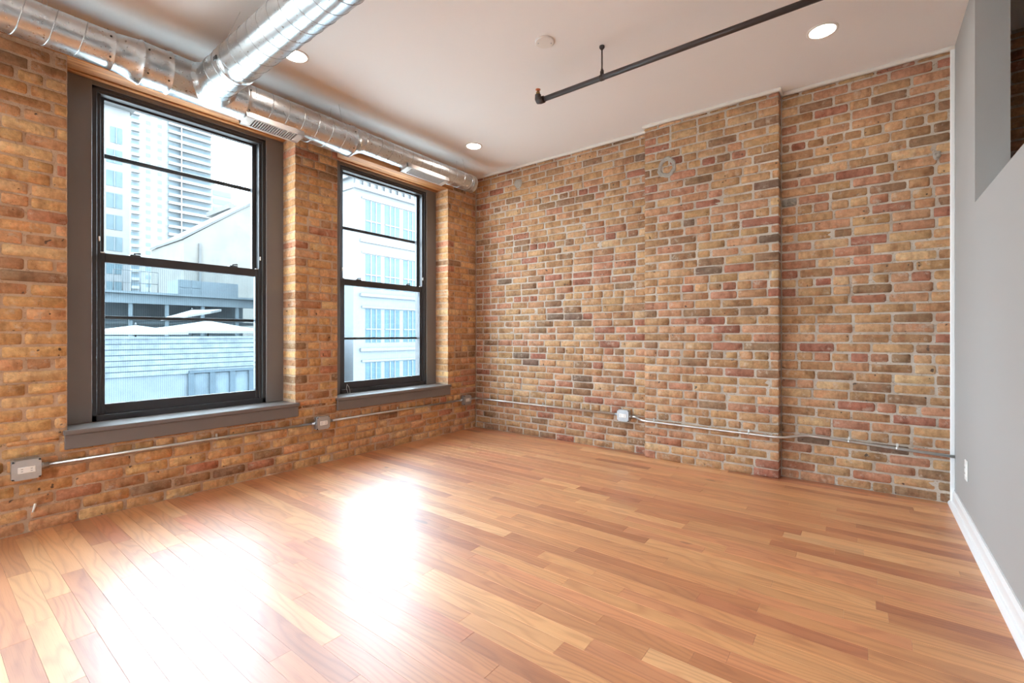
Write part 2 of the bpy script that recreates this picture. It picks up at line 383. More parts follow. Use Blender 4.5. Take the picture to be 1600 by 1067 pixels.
def courses(u0, u1, v0, v1, seed, jit=.012):
    R = random.Random(seed); out = []; k0 = int(v0/CH+.3); k = k0
    while True:
        a = k*CH; b = a+CH-JT
        if a >= v1-.02: break
        a = max(a, v0); b = min(b, v1-.001)
        if b-a > .02:
            L = .098 if k in HEAD else .206
            u = u0+.004-R.random()*.0; first = True
            while u < u1-.02:
                l = L*R.uniform(.94, 1.05)
                if first: l = L*((.5, 1.0)[k % 2]+R.uniform(-.08, .06)); first = False
                elif L > .15 and R.random() < .07: l = L*.5
                e = u+l
                if u1-e < .055: e = u1-.004
                out.append((u+R.uniform(0, .003), e-R.uniform(0, .003), a+R.uniform(-.0015, .002), b+R.uniform(-.002, .002), k)); u = e+JT*R.uniform(.8, 1.3)
        k += 1
    return out
def screen_area(pts):
    q = [proj(p) for p in pts]
    if any(x is None for x in q): return 0
    x0, x1 = max(0, min(p[0] for p in q)), min(1600, max(p[0] for p in q)); y0, y1 = max(0, min(p[1] for p in q)), min(1067, max(p[1] for p in q))
    return max(0, x1-x0)*max(0, y1-y0)
def lay(wall, specs, mode, limit=300):
    # specs: (O, U, N, list of (u0,u1,v0,v1,depth,colour))
    rows = []
    for O, U, Nn, u0, u1, v0, v1, dep, col in specs:
        rows.append((screen_area([O+U*u+Vector((0, 0, v)) for u in (u0, u1) for v in (v0, v1)]), O, U, Nn, u0, u1, v0, v1, dep, col))
    rows.sort(key=lambda r: -r[0])
    rest = MB()
    for i, (ar, O, U, Nn, u0, u1, v0, v1, dep, col) in enumerate(rows):
        if i < limit and ar > 0:
            m = MB(); brick_geo(m, O, U, Nn, u0, u1, v0, v1, dep, col, RND.uniform(-.0025, .003)); m.build('brick', 'brick', wall, recentre='yes')
        else: brick_geo(rest, O, U, Nn, u0, u1, v0, v1, dep, col, RND.uniform(-.0025, .003))
    if rest.f: tag(rest.build('brick_remainder', 'brick', wall), kind='stuff')
Y_, X_ = Vector((0, 1, 0)), Vector((1, 0, 0))
ORI = Vector((0, 0, 0))
sp = []
# window wall: below the stools, then the piers; bricks at a pier's edge run deep into the reveal
for u0, u1, v0, v1, k in courses(YB, -.0, .0, .500, 3): sp.append((ORI, Y_, X_, u0, u1, v0, v1, .05, pal('left')))
for i, (lo, hi) in enumerate(piers):
    for u0, u1, v0, v1, k in courses(lo, hi, 7*CH+.02, ZH, 20+i):
        edge = (lo > YB and u0-lo < .02) or (hi < -.01 and hi-u1 < .02)
        sp.append((ORI, Y_, X_, max(u0-.004 if u0-lo < .02 else u0, lo), u1, v0, v1, .20 if edge else .05, pal('left')))
LINT = [(a-(.10 if i else .10), b+(.09 if i == 0 else .10)) for i, (a, b) in enumerate(OPEN)]
tops = [0.0]+[v for a, b in LINT for v in (b, a)]+[YB]
for i in range(0, len(tops), 2):
    if tops[i]-tops[i+1] < .05: continue
    for u0, u1, v0, v1, k in courses(tops[i+1], tops[i], ZH+.005, H, 40+i): sp.append((ORI, Y_, X_, u0, u1, v0, v1, .05, pal('left')))
lay(wall_left, sp, 'left')
f = MB()
for i in range(0, len(tops), 2): f.box((-.30, tops[i+1], ZH), (-GAP, tops[i] if i else .3, H))
f.build('mortar_bed', 'mortar_w', wall_left)
NY = Vector((0, -1, 0))
sp = [(ORI, X_, NY, a, b, c, d, .05, pal('back')) for a, b, c, d, k in courses(0.0, PX0, 0, H-.024, 5)]
lay(wall_back, sp, 'back')
OP = Vector((0, -PD, 0))
sp = []
for a, b, c, d, k in courses(PX0, PX1, 0, H-.024, 8):
    a2 = PX0 if a-PX0 < .02 else a; b2 = PX1 if PX1-b < .02 else b
    sp.append((OP, X_, NY, a2, b2, c, d, .098 if (a2 == PX0 or b2 == PX1) else .05, pal('back')))
lay(wall_pil, sp, 'back')
sp = []
for a, b, c, d, k in courses(PX1, 7.0, 0, H-.024, 11):
    col = pal('back')
    if a < 3.176 < b and c < 2.084 < d: col = lin((150, 144, 136))
    if a > W+.3 or a > W-.03 and a < W+.1: pass
    if b > W-.005 and a < W: b = W-.005
    sp.append((ORI, X_, NY, a, b, c, d, .05, col))
lay(wall_alc, sp, 'back')

# ------------------------------------------------------------------ floor boards
PW = .0752
rows = []; R = random.Random(21); y = -.004; i = 0
OAK = ((212, 162, 112), (204, 150, 102), (196, 138, 92), (186, 126, 82), (218, 172, 122), (176, 114, 74), (206, 146, 104), (222, 180, 134), (198, 132, 92))
OW = (.2, .2, .17, .12, .09, .05, .1, .03, .06)
while y-PW > YB:
    x = .003-R.uniform(0, .5); 
    while x < 7.0:
        l = R.choice((.34, .48, .6, .75, .9, 1.1, 1.35))*R.uniform(.85, 1.15); a, b = max(x, .003), min(x+l, 6.99)
        if W-.015 < b < W+.2: pass
        if b-a > .03: rows.append((a, b, y-PW, y))
        x += l
    y -= PW
def plank_geo(mb, a, b, y0, y1):
    c = R.choices(OAK, OW)[0]; k = R.uniform(.93, 1.06); col = tuple(min(.9, v*q*k) for v, q in zip(lin(c), (1.06, .90, .76))); rv = (R.random(), R.random(), R.random())
    mb.box((a+.0002, y0+.0002, -.018), (b-.0002, y1-.0002, R.uniform(-.0003, 0)), .0006, (col, rv))
rows2 = sorted(rows, key=lambda r: -screen_area([(r[0], r[2], 0), (r[1], r[2], 0), (r[0], r[3], 0), (r[1], r[3], 0)]) if all(proj((xx, yy, 0)) for xx in r[:2] for yy in r[2:]) else 0)
# boards partly behind the viewer project oddly: order by true area over squared distance instead
def seen(r):
    c = Vector(((min(r[1], W)+min(r[0], W))/2, (r[2]+r[3])/2, 0)); q = proj(c)
    if q is None or not (-150 < q[0] < 1750 and q[1] < 1250) or r[0] > W: return 0
    return (min(r[1], W)-r[0])*(r[3]-r[2])/max(.3, (c-CAM).length_squared)*abs((c-CAM).normalized().z)
rows2 = sorted(rows, key=lambda r: -seen(r)); rest = MB()
for k, r in enumerate(rows2):
    if k < 300 and seen(r) > 0: m = MB(); plank_geo(m, *r); m.build('plank', 'oak', floor, recentre='yes')
    else: plank_geo(rest, *r)
tag(rest.build('plank_remainder', 'oak', floor), kind='stuff')

# ------------------------------------------------------------------ windows
def window(n, a, b, bar_up, bar_low):
    yc = (a+b)/2; e = empty('window_%d' % n, (-.2, yc, ZS)); HB = .5235
    tag(e, ['dark framed sash window nearest the brick corner', 'dark framed sash window below the branch duct, showing the tower', 'dark framed sash window beyond the frame', 'last dark framed sash window towards the rear'][n-1], 'window', kind='structure')
    def bx(mb, x0, x1, y0, y1, z0, z1, bev=.002): mb.box((x0, yc+y0, z0), (x1, yc+y1, z1), bev)
    ho = (b-a)/2
    for s in (-1, 1):
        m = MB(); bx(m, -.21, -.185, s*HB, s*(ho-.001), ZS, 2.675); m.build('side_casing', 'casing', e)
    m = MB(); bx(m, -.21, -.187, -HB, HB, 2.624, 2.68); m.build('head_casing', 'casing', e)
    m = MB()
    for s in (-1, 1): bx(m, -.345, -.198, s*HB, s*.498, ZS, 2.624); bx(m, -.262, -.212, s*.4985, s*.478, ZS+.02, 2.61, .001)
    bx(m, -.345, -.198, -HB, HB, 2.604, 2.624); bx(m, -.345, -.198, -HB, HB, ZS, .568); bx(m, -.262, -.205, -.498, .498, 2.588, 2.606)
    m.build('frame', 'frame', e)
    for nm, x0, x1, hw, gl, z0, zb, zt, z1 in (('lower_sash', -.256, -.222, .477, .455, .568, .632, 1.532, 1.590), ('upper_sash', -.300, -.266, .485, .450, 1.536, 1.586, 2.576, 2.604)):
        s_ = MB(); bx(s_, x0, x1, -hw, -gl, z0, z1); bx(s_, x0, x1, gl, hw, z0, z1); bx(s_, x0, x1, -gl, gl, z0, zb); bx(s_, x0, x1, -gl, gl, zt, z1)
        so = s_.build(nm, 'frame', e)
        g = MB(); xm = (x0+x1)/2; bx(g, xm-.002, xm+.002, -gl-.005, gl+.005, zb-.005, zt+.005, 0); g.build('glass', 'glass', so)
        if nm == 'lower_sash':
            for s in (-1, 1):
                l = MB(); bx(l, -.262, -.225, s*.30-.028, s*.30+.028, 1.590, 1.600); l.tube([(-.245, yc+s*.30, 1.6), (-.245, yc+s*.30, 1.609), (-.235, yc+s*.30+.03, 1.611)], .006, 8); l.build('sash_lock', 'sashlock', so)
                l = MB(); bx(l, -.232, -.221, s*.466-.012, s*.466+.012, 1.590, 1.596); l.build('tilt_latch', 'white', so)
    for s in (-1, 1):
        l = MB(); bx(l, -.21, -.203, s*.486-.004, s*.486+.004, 1.66, 1.69); l.build('balance_stop', 'white', e)
    m = MB(); bx(m, -.335, -.318, -.495, .495, bar_up-.014, bar_up+.014); bx(m, -.335, -.318, -.495, .495, bar_low-.011, bar_low+.011); m.build('storm_bar', 'sashlock', e)
    m = MB(); bx(m, -.329, -.328, -.49, .49, .572, 1.555, 0); m.build('insect_screen', 'screen', e)
    s_ = MB(); bx(s_, -.21, .0, -ho+.002, ho-.002, ZS-.028, ZS, .002); s_.box((0.0, a-.024, ZS-.028), (.036, b+.024, ZS), .004); st = s_.build('stool', 'casing', e)
    s_ = MB(); s_.box((.004, a-.018, .420), (.024, b+.018, ZS-.028), .003); s_.build('apron', 'casing', st)
    return e
window(1, *OPEN[0], 2.085, 1.035)
window(2, *OPEN[1], 2.235, 1.185)
window(3, *OPEN[2], 2.1, 1.1); window(4, *OPEN[3], 2.1, 1.1)
for i, (a, b) in enumerate(LINT):
    o = tag(MB().box((-.30, a, ZH), (-.001, b, ZH+.22), .006).build('lintel', 'beam'), ['orange wooden lintel over the window nearest the corner', 'orange wooden lintel over the window that shows the tower', 'wooden lintel over the third window', 'wooden lintel over the rear window'][i], 'lintel', kind='structure')
    MB().box((-.186, OPEN[i][0]+.003, ZH-.012), (-.15, OPEN[i][1]-.003, ZH), .003).build('stop_bead', 'beam', o)

# ------------------------------------------------------------------ air duct
def lathe_y(x, z, prof, n=48):            # prof: (y, r)
    m = MB()
    for y, r in prof:
        for k in range(n): a = 2*math.pi*k/n; m.v.append((x+r*math.cos(a), y, z+r*math.sin(a)))
    for i in range(len(prof)-1):
        for k in range(n): a = i*n+k; b = i*n+(k+1) % n; m.face((a, a+n, b+n, b), None, True)
    return m
def lathe_x(y, z, prof, n=48):
    m = MB()
    for x, r in prof:
        for k in range(n): a = 2*math.pi*k/n; m.v.append((x, y+r*math.cos(a), z+r*math.sin(a)))
    for i in range(len(prof)-1):
        for k in range(n): a = i*n+k; b = i*n+(k+1) % n; m.face((a, b, b+n, a+n), None, True)
    return m
def helix(axis, c, r, t0, t1, pitch, h=.0022, w=.0036):
    m = MB(); S = 36; n = max(2, int((t1-t0)/pitch*S))
    for i in range(n+1):
        t = t0+(t1-t0)*i/n; a = 2*math.pi*(t-t0)/pitch
        for dt, dr in ((-w, -.001), (0, h), (w, -.001)):
            rr = r+dr; p = (c[0]+rr*math.cos(a), c[1]+rr*math.sin(a))
            m.v.append((p[0], t+dt, p[1]) if axis == 'y' else (t+dt, p[0], p[1]))
    for i in range(n):
        for k in (0, 1): a = 3*i+k; m.face((a, a+1, a+4, a+3), None, False)
    return m
DX = .25
duct = tag(empty('air_duct', (DX, -2.85, 2.53)), 'galvanised spiral air duct running above the windows with a branch crossing the ceiling', 'duct')
Z1, Z2, Z3 = 2.664, 2.657, 2.688; R1, R2, R3 = .0985, .119, .0880
BY, BZ, BR = -2.855, 2.662, .112
def sec(z, r, y0, y1, beads=True):
    o = lathe_y(DX, z, [(y0, r), (y1, r)]).build('duct_section', 'galv', duct); helix('y', (DX, z), r, y0+.02, y1-.02, .114).build('spiral_seam', 'seam', o); return o
sec(Z1, R1, -6.9, -3.36); sec(Z2, R2, -2.63, -1.84); sec(Z3, R3, -1.70, -.40)
def bead_prof(y0, r0, y1, r1): return [(y0-.03, r0+.0015), (y0-.006, r0+.0015), (y0-.003, r0+.005), (y0+.003, r0+.005), (y0+.006, r0+.001), (y1-.006, r1+.001), (y1-.003, r1+.005), (y1+.003, r1+.005), (y1+.006, r1+.0015), (y1+.03, r1+.0015)]
def lerp_lathe(y0, z0, r0, y1, z1, r1):    # reducer whose axis shifts
    m = MB(); n = 48; prof = bead_prof(y0, r0, y1, r1)
    for y, r in prof:
        t = min(1, max(0, (y-y0)/(y1-y0))); z = z0+(z1-z0)*t
        for k in range(n): a = 2*math.pi*k/n; m.v.append((DX+r*math.cos(a), y, z+r*math.sin(a)))
    for i in range(len(prof)-1):
        for k in range(n): a = i*n+k; b = i*n+(k+1) % n; m.face((a, a+n, b+n, b), None, True)
    return m
def screws(parent, x, z, r, y):
    for ang in (-.75, .35, 1.3):
        p = Vector((x+r*math.cos(ang), y, z+r*math.sin(ang))); d = Vector((math.cos(ang), 0, math.sin(ang)))
        MB().tube([p-d*.002, p+d*.004], .005, 8).build('screw', 'sashlock', parent)
o = lerp_lathe(-3.335, Z1, R1, -3.21, Z2, R2).build('reducer', 'galv', duct); screws(o, DX, Z1, R1+.002, -3.355); screws(o, DX, Z2, R2+.002, -3.19)
o = lathe_y(DX, Z2, bead_prof(-3.07, R2, -2.655, R2)).build('tee_body', 'galv', duct); screws(o, DX, Z2, R2+.002, -3.09); screws(o, DX, Z2, R2+.002, -2.64)
lathe_y(DX, Z2, [(-3.2, R2), (-3.06, R2)]).build('duct_section', 'galv', duct)
o = lerp_lathe(-1.825, Z2, R2, -1.72, Z3, R3).build('reducer', 'galv', duct); screws(o, DX, Z2, R2+.002, -1.845)
cap = lathe_y(DX, Z3, [(-.44, R3), (-.405, R3), (-.402, R3+.005), (-.394, R3+.005), (-.39, R3+.001), (-.352, R3+.001), (-.346, R3+.004), (-.342, R3-.002), (-.344, R3-.01), (-.346, .0005)]).build('end_cap', 'galv', duct)
# branch
o = lathe_x(BY, BZ, [(DX+.05, BR), (4.05, BR)]).build('branch_section', 'galv', duct); helix('x', (BY, BZ), BR, DX+.20, 4.03, .112).build('spiral_seam', 'seam', o)
def saddle():
    m = MB(); n = 48; prof = [(.0, BR+.022), (.012, BR+.018), (.03, BR+.006), (.05, BR+.002), (.11, BR+.0015)]
    for d, r in prof:
        for k in range(n):
            a = 2*math.pi*k/n; yy = r*math.cos(a); zz = r*math.sin(a); zc = BZ+zz-Z2
            bx_ = DX+math.sqrt(max(0, (R2+.002)**2-min(zc*zc, (R2+.002)**2)))
            m.v.append((bx_+d, BY+yy, BZ+zz))
    for i in range(len(prof)-1):
        for k in range(n): a = i*n+k; b = i*n+(k+1) % n; m.face((a, b, b+n, a+n), None, True)
    return m
saddle().build('saddle_collar', 'galv', duct)
lathe_x(BY, BZ, [(.672, BR), (.675, BR+.004), (.684, BR+.004), (.687, BR+.001), (.735, BR+.001)]).build('coupling_band', 'galv', duct)
MB().box((.66, BY-BR-.006, BZ-.03), (.70, BY-BR+.004, BZ-.008), .002).build('band_clip', 'sashlock', duct)
def register(y0, y1, z, r):
    e_ang = math.radians(-78); d = Vector((math.cos(e_ang), 0, math.sin(e_ang))); u = Vector((-d.z, 0, d.x)); c = Vector((DX, 0, z))
    o = empty('air_register', (DX, (y0+y1)/2, z-r)); o.parent = duct; o.location = Vector((DX, (y0+y1)/2, z-r))-wloc(duct)
    def obox(m, s0, s1, ya, yb, h0, h1):
        n = len(m.v); m.v += [tuple(c+u*s+d*h+Vector((0, yy, 0))) for h in (h0, h1) for yy in (ya, yb) for s in (s0, s1)]
        for q in ((0, 2, 3, 1), (4, 5, 7, 6), (0, 1, 5, 4), (2, 6, 7, 3), (0, 4, 6, 2), (1, 3, 7, 5)): m.face([n+i for i in q])
    hw = .058; m = MB()
    obox(m, -hw, -hw+.014, y0, y1, r*.80, r+.022); obox(m, hw-.014, hw, y0, y1, r*.80, r+.022)
    obox(m, -hw, hw, y0, y0+.05, r*.80, r+.022); obox(m, -hw, hw, y1-.05, y1, r*.80, r+.022)
    m.build('register_frame', 'regm', o, fix=True)
    m = MB(); obox(m, -hw+.012, hw-.012, y0+.045, y1-.045, r*.9, r+.004); m.build('damper_box', 'dark', o, fix=True)
    k = int((y1-y0-.1)/.0165)
    for i in range(k):
        yy = y0+.052+i*.0165; m = MB(); obox(m, -hw+.013, hw-.013, yy, yy+.0055, r+.005, r+.021); m.build('slat', 'regm', o, fix=True)
register(-2.655, -2.255, Z2, R2); register(-1.28, -.76, Z3, R3)
for y, r, z in ((-.52, R3, Z3), (-1.95, R2, Z2), (-3.6, R1, Z1)):
    MB().tube([(DX-.01-r*.5, y, H), (DX+.0-r*.98, y, z), (DX, y, z-r-.0015), (DX+r*.98, y, z), (DX+r*.35, y, H)], .0011, 6).build('hanger_wire', 'emt', duct)
for x in (.78,):
    MB().tube([(x+.02, BY-.03, H), (x, BY-BR*.96, BZ+.02), (x, BY, BZ-BR-.0015), (x, BY+BR*.96, BZ+.02), (x+.02, BY+.03, H)], .0011, 6).build('hanger_wire', 'emt', duct)

# ------------------------------------------------------------------ sprinkler pipe
SY, SZ = -1.356, 2.70
sp_ = tag(empty('sprinkler_pipe', (2.9, SY, SZ)), 'thin black iron sprinkler pipe hung below the ceiling', 'pipe')
MB().tube([(1.80, SY, SZ), (W, SY, SZ)], .0172, 18).build('pipe', 'iron', sp_)
MB().tube([(1.845, SY, SZ), (1.82, SY, SZ), (1.803, SY, SZ+.004), (1.796, SY, SZ+.018), (1.796, SY, SZ+.045)], [.023, .024, .025, .023, .021], 16).build('elbow', 'iron', sp_)
hd = MB().tube([(1.796, SY, SZ+.045), (1.796, SY, SZ+.06), (1.796, SY, SZ+.062), (1.796, SY, SZ+.075)], [.014, .014, .008, .006], 12).build('sprinkler_head', 'brass', sp_)
MB().tube([(1.796, SY, SZ+.074), (1.796, SY, SZ+.080), (1.796, SY, SZ+.082)], [.009, .018, .018], 16).build('deflector', 'copper', hd)
m = MB(); m.tube([(1.790-.008, SY, SZ+.058), (1.796-.013, SY, SZ+.066), (1.796, SY, SZ+.077)], .0022, 6); m.tube([(1.804, SY, SZ+.058), (1.809, SY, SZ+.066), (1.796, SY, SZ+.077)], .0022, 6); m.build('yoke', 'copper', hd)
for x in (2.285, 3.75):
    o = MB().tube([(x, SY, H), (x, SY, SZ+.03)], .0048, 10).build('hanger_rod', 'iron', sp_)
    MB().tube([(x, SY, H), (x, SY, H-.010), (x, SY, H-.022)], [.017, .017, .008], 14).build('ceiling_flange', 'iron', o)
    m = MB(); m.box((x-.012, SY-.004, SZ+.012), (x+.012, SY+.004, SZ+.045), .002); m.tube([(x, SY, SZ+.04), (x, SY, SZ+.056)], [.009, .007], 6)
    n = 24; k0 = len(m.v)
    for xx in (x-.011, x+.011):
        for k in range(n): a = 2*math.pi*k/n; m.v.append((xx, SY+.0195*math.cos(a), SZ+.0195*math.sin(a)))
    for k in range(n): j = (k+1) % n; m.face((k0+k, k0+j, k0+n+j, k0+n+k), None, True)
    m.build('ring_hanger', 'iron', o)

# ------------------------------------------------------------------ ceiling fittings
def downlight(x, y, label):
    e = tag(empty('recessed_light', (x, y, H)), label, 'light', 'recessed ceiling lights'); n = 32
    m = MB()
    for r, z in ((.082, H), (.082, H-.003), (.068, H-.006), (.066, H-.002)):
        for k in range(n): a = 2*math.pi*k/n; m.v.append((x+r*math.cos(a), y+r*math.sin(a), z))
    for i in range(3):
        for k in range(n): a = i*n+k; b = i*n+(k+1) % n; m.face((a, b, b+n, a+n), None, True)
    m.build('trim_ring', 'white', e, fix=True)
    m = MB()
    for k in range(n): a = 2*math.pi*k/n; m.v.append((x+.066*math.cos(a), y+.066*math.sin(a), H-.003))
    m.face(list(range(n))[::-1]); m.build('lens', 'lens', e)
downlight(.595, -.696, 'lit round recessed light near the end of the duct')
downlight(.645, -2.484, 'lit round recessed light beside the branch duct')
downlight(3.406, -.687, 'lit round recessed light near the white wall')
downlight(3.40, -2.48, 'lit round recessed light above the viewer')
for x, y, l in ((.64, -4.3, 'added unseen recessed light by the third window'), (3.4, -4.3, 'added unseen recessed light by the rear half wall'), (.64, -6.1, 'added unseen recessed light in the rear window corner'), (3.4, -6.1, 'added unseen recessed light in the rear white corner')): downlight(x, y, l)  # unseen lamps added behind the viewer to fill the room
e = tag(empty('ceiling_cover_plate', (2.022, -1.615, H)), 'round white blank cover plate on the ceiling', 'cover plate')
MB().tube([(2.022, -1.615, H), (2.022, -1.615, H-.006), (2.022, -1.615, H-.010)], [.060, .060, .055], 36).build('plate', 'white', e)
for s in (-1, 1): MB().tube([(2.022+s*.032, -1.615+s*.024, H-.009), (2.022+s*.032, -1.615+s*.024, H-.012)], .0045, 8).build('screw', 'box', e)

# ------------------------------------------------------------------ conduit and outlet boxes
def bend(pts, r=.05, n=6):
    pts = [Vector(p) for p in pts]; out = [pts[0]]
    for i in range(1, len(pts)-1):
        a = (pts[i-1]-pts[i]); b = (pts[i+1]-pts[i]); q = min(r, a.length*.45, b.length*.45); A = pts[i]+a.normalized()*q; B = pts[i]+b.normalized()*q
        for k in range(n+1): t = k/n; out.append(A*(1-t)**2+pts[i]*2*t*(1-t)+B*t*t)
    return out+[pts[-1]]
CZ = .345; CR = .0095
def conduit(pts, label, straps=(), conn=()):
    e = tag(empty('electrical_conduit', pts[0]), label, 'conduit', 'steel conduit along the brick walls')
    MB().tube(bend(pts), CR, 14).build('tube', 'emt', e)
    for p, axis, nrm in straps:
        p = Vector(p); nrm = Vector(nrm); ax = Vector(axis); m = MB()
        m.tube([p-ax*.006, p+ax*.006], CR+.002, 14)
        q = p+Vector((0, 0, CR+.012))-nrm*.008; k = ax*.006; n = len(m.v)
        for dz in (-.016, .010):
            for da in (-k, k):
                for dn in (0, .003): m.v.append(tuple(q+Vector((0, 0, dz))+da+nrm*dn))
        for f_ in ((0, 1, 3, 2), (4, 6, 7, 5), (0, 4, 5, 1), (2, 3, 7, 6), (0, 2, 6, 4), (1, 5, 7, 3)): m.face([n+i for i in f_])
        st = m.build('strap', 'emt', e, fix=True); MB().tube([q+nrm*.002+Vector((0, 0, .003)), q+nrm*.006+Vector((0, 0, .003))], .004, 8).build('screw', 'box', st)
    for p, axis in conn:
        p = Vector(p); ax = Vector(axis); MB().tube([p, p+ax*.012, p+ax*.012, p+ax*.03], [.0145, .0145, .012, .012], 12).build('connector', 'box', e)
XW = .022
conduit([(XW, -3.585, CZ+.012), (XW, -2.0, CZ)], 'conduit below the window that shows the apartment tower', [((XW, -2.72, CZ+.005), (0, 1, 0), (1, 0, 0))], [((XW, -3.585, CZ+.012), (0, 1, 0)), ((XW, -1.995, CZ), (0, -1, 0))])
conduit([(XW, -1.875, CZ), (XW, -.255, CZ-.006)], 'conduit below the window nearest the corner', [((XW, -1.15, CZ-.003), (0, 1, 0), (1, 0, 0))], [((XW, -1.875, CZ), (0, 1, 0)), ((XW, -.255, CZ-.006), (0, -1, 0))])
conduit([(XW, -.125, CZ-.008), (XW, -XW-.004, CZ-.010), (1.79, -XW-.002, .333)], 'conduit turning the brick corner and running along the long brick wall', [((.95, -XW-.003, .335), (1, 0, 0), (0, -1, 0))], [((XW, -.125, CZ-.008), (0, 1, 0)), ((1.79, -XW-.002, .333), (-1, 0, 0))])
conduit([(1.90, -XW-.002, .325), (1.955, -XW-.002, .325), (2.06, -PD-.02, .318), (3.12, -PD-.02, .313), (3.26, -XW, .333), (W-.003, -XW, .303)], 'conduit bent over the chimney breast and on to the white wall', [((2.16, -PD-.02, .318), (1, 0, 0), (0, -1, 0)), ((2.9, -PD-.02, .314), (1, 0, 0), (0, -1, 0)), ((3.52, -XW, .323), (1, 0, 0), (0, -1, 0)), ((3.78, -XW, .314), (1, 0, 0), (0, -1, 0))], [((1.90, -XW-.002, .325), (1, 0, 0))])
def outlet_box(c, wall, label, wv=.056, hv=.052):
    # built facing +x at the wall plane, then turned for the back wall
    e = tag(empty('outlet_box', c), label, 'outlet box', 'metal outlet boxes on the conduit'); c = Vector(c)
    def T(p): return tuple(c+(Vector(p) if wall == 'x' else Vector((-p[1]*-1, -p[0], p[2]))))
    def B(nm, mat, a, b, bev, par):
        m = MB(); m.box(a, b, bev); m.v = [T(p) for p in m.v]
        return m.build(nm, mat, par, fix=True)
    B('back_box', 'box', (0, -wv, -hv), (.040, wv, hv), .004, e)
    m = MB(); k = .012
    poly = [(-wv+k, -hv), (wv-k, -hv), (wv-k, -hv+k*.7), (wv, -hv+k), (wv, hv-k), (wv-k, hv-k*.7), (wv-k, hv), (-wv+k, hv), (-wv+k, hv-k*.7), (-wv, hv-k), (-wv, -hv+k), (-wv+k, -hv+k*.7)]
    m.prism(poly, .040, .052, axis=0); m.v = [T(p) for p in m.v]; cv = m.build('raised_cover', 'box', e, fix=True)
    oo = B('receptacle', 'white', (.050, -.034, -.017), (.055, .034, .017), .003, cv)
    for s in (-1, 1):
        m = MB()
        for dy, dz, h, w in ((s*.018, .006, .0022, .008), (s*.018, -.006, .0022, .008)): m.box((.0545, dy-w/2, dz-h/2), (.0556, dy+w/2, dz+h/2))
        m.v = [T(p) for p in m.v]; m.build('slots', 'dark', oo, fix=True)
    for sy in (-1, 1):
        for sz in (-1, 1):
            m = MB(); m.tube([(.040, sy*(wv-.006), sz*(hv-.006)), (.0435, sy*(wv-.006), sz*(hv-.006))], .005, 8); m.v = [T(p) for p in m.v]; m.build('screw', 'sashlock', e, fix=True)
outlet_box((.0, -3.642, .350), 'x', 'metal outlet box below the window stool end farthest from the brick corner')
outlet_box((.0, -1.937, .342), 'x', 'metal outlet box on the pier between the two windows')
outlet_box((.0, -.190, .336), 'x', 'metal outlet box beside the brick corner')
outlet_box((1.845, .0, .330), 'y', 'metal outlet box on the long brick wall')
e = tag(empty('wall_outlet', (W, -.446, .316)), 'white outlet plate low on the white wall', 'outlet')
o = MB().box((W-.006, -.481, .259), (W, -.411, .373), .003).build('cover_plate', 'white', e)
oo = MB().box((W-.009, -.464, .282), (W-.005, -.428, .350), .002).build('receptacle', 'white', e)
for z in (.300, .332): m = MB(); m.box((W-.0095, -.455, z-.005), (W-.0088, -.453, z+.005)); m.box((W-.0095, -.440, z-.005), (W-.0088, -.438, z+.005)); m.build('slots', 'dark', oo)

# ------------------------------------------------------------------ small marks on the brick
m = MB(); n = 28; rr = random.Random(4)
for k in range(n):
    a = 2*math.pi*k/n; q = 1+rr.uniform(-.08, .08)
    for r, d in ((.088*q, -.002), (.080*q, .004), (.058*q, .004), (.050*q, -.002)): m.v.append((2.268+r*.92*math.cos(a), -PD-d-.003, 2.497+r*math.sin(a)))
for k in range(n):
    for i in range(3): a = 4*k+i; b = 4*((k+1) % n)+i; m.face((a, a+1, b+1, b))
tag(m.build('cement_ring', 'patch', fix=True), 'grey cement ring smeared on the chimney breast bricks', 'cement ring')
def blob(name, c, rx, rz, label):
    m = MB(); n = 16; rr = random.Random(int(c[0]*100)); c = Vector(c)
    for r, d in ((1, 0), (.8, .006), (.4, .009)):
        for k in range(n): a = 2*math.pi*k/n; q = r*(1+.2*rr.uniform(-1, 1)); m.v.append(tuple(c+Vector((rx*q*math.cos(a), -d, rz*q*math.sin(a)))))
    for i in (0, 1):
        for k in range(n): a = i*n+k; b = i*n+(k+1) % n; m.face((a, b, b+n, a+n), None, True)
    m.face([2*n+k for k in range(n)]); tag(m.build(name, 'patch', fix=True), label, 'mortar patch')
blob('mortar_patch', (.615, -.002, 2.712), .055, .05, 'pale mortar patch high on the long brick wall')
blob('mortar_patch', (3.976, -.002, 2.23), .022, .03, 'white mortar fleck high beside the white wall')
def anchor(p, nrm, label, l=.02, r=.005):
    p = Vector(p); nrm = Vector(nrm); e = tag(empty('wall_anchor', p), label, 'anchor')
    MB().tube([p-nrm*.005, p+nrm*l], r*.6, 8).build('shank', 'emt', e); MB().tube([p+nrm*l, p+nrm*(l+.004)], r*1.3, 10).build('head', 'emt', e)
q = CAM+(FW+RT*((1221-800)/FPX)+Vector((0, 0, (HROW-257)/FPX)))*1
d = q-CAM; t = (0-CAM.y)/d.y; q = CAM+d*t; anchor((q.x, -.0, q.z), (0, -1, 0), 'bright metal screw in the recessed wall beside the chimney breast')
q = at(53, 793, 0.0); m = tag(empty('cable_clip', q), 'small pale cable clip low on the window wall', 'clip')
MB().tube([Vector(q)+Vector((.006, -.004, -.022)), Vector(q)+Vector((.010, .004, .022))], .0055, 8).build('clip_body', 'white', m); MB().tube([Vector(q)+Vector((-.004, 0, 0)), Vector(q)+Vector((.010, 0, 0))], .003, 8).build('nail', 'emt', m)
q = at(544, 611, -.19); m = tag(empty('cord_loop', q), 'thin white cord loop at the corner of the window stool', 'cord')
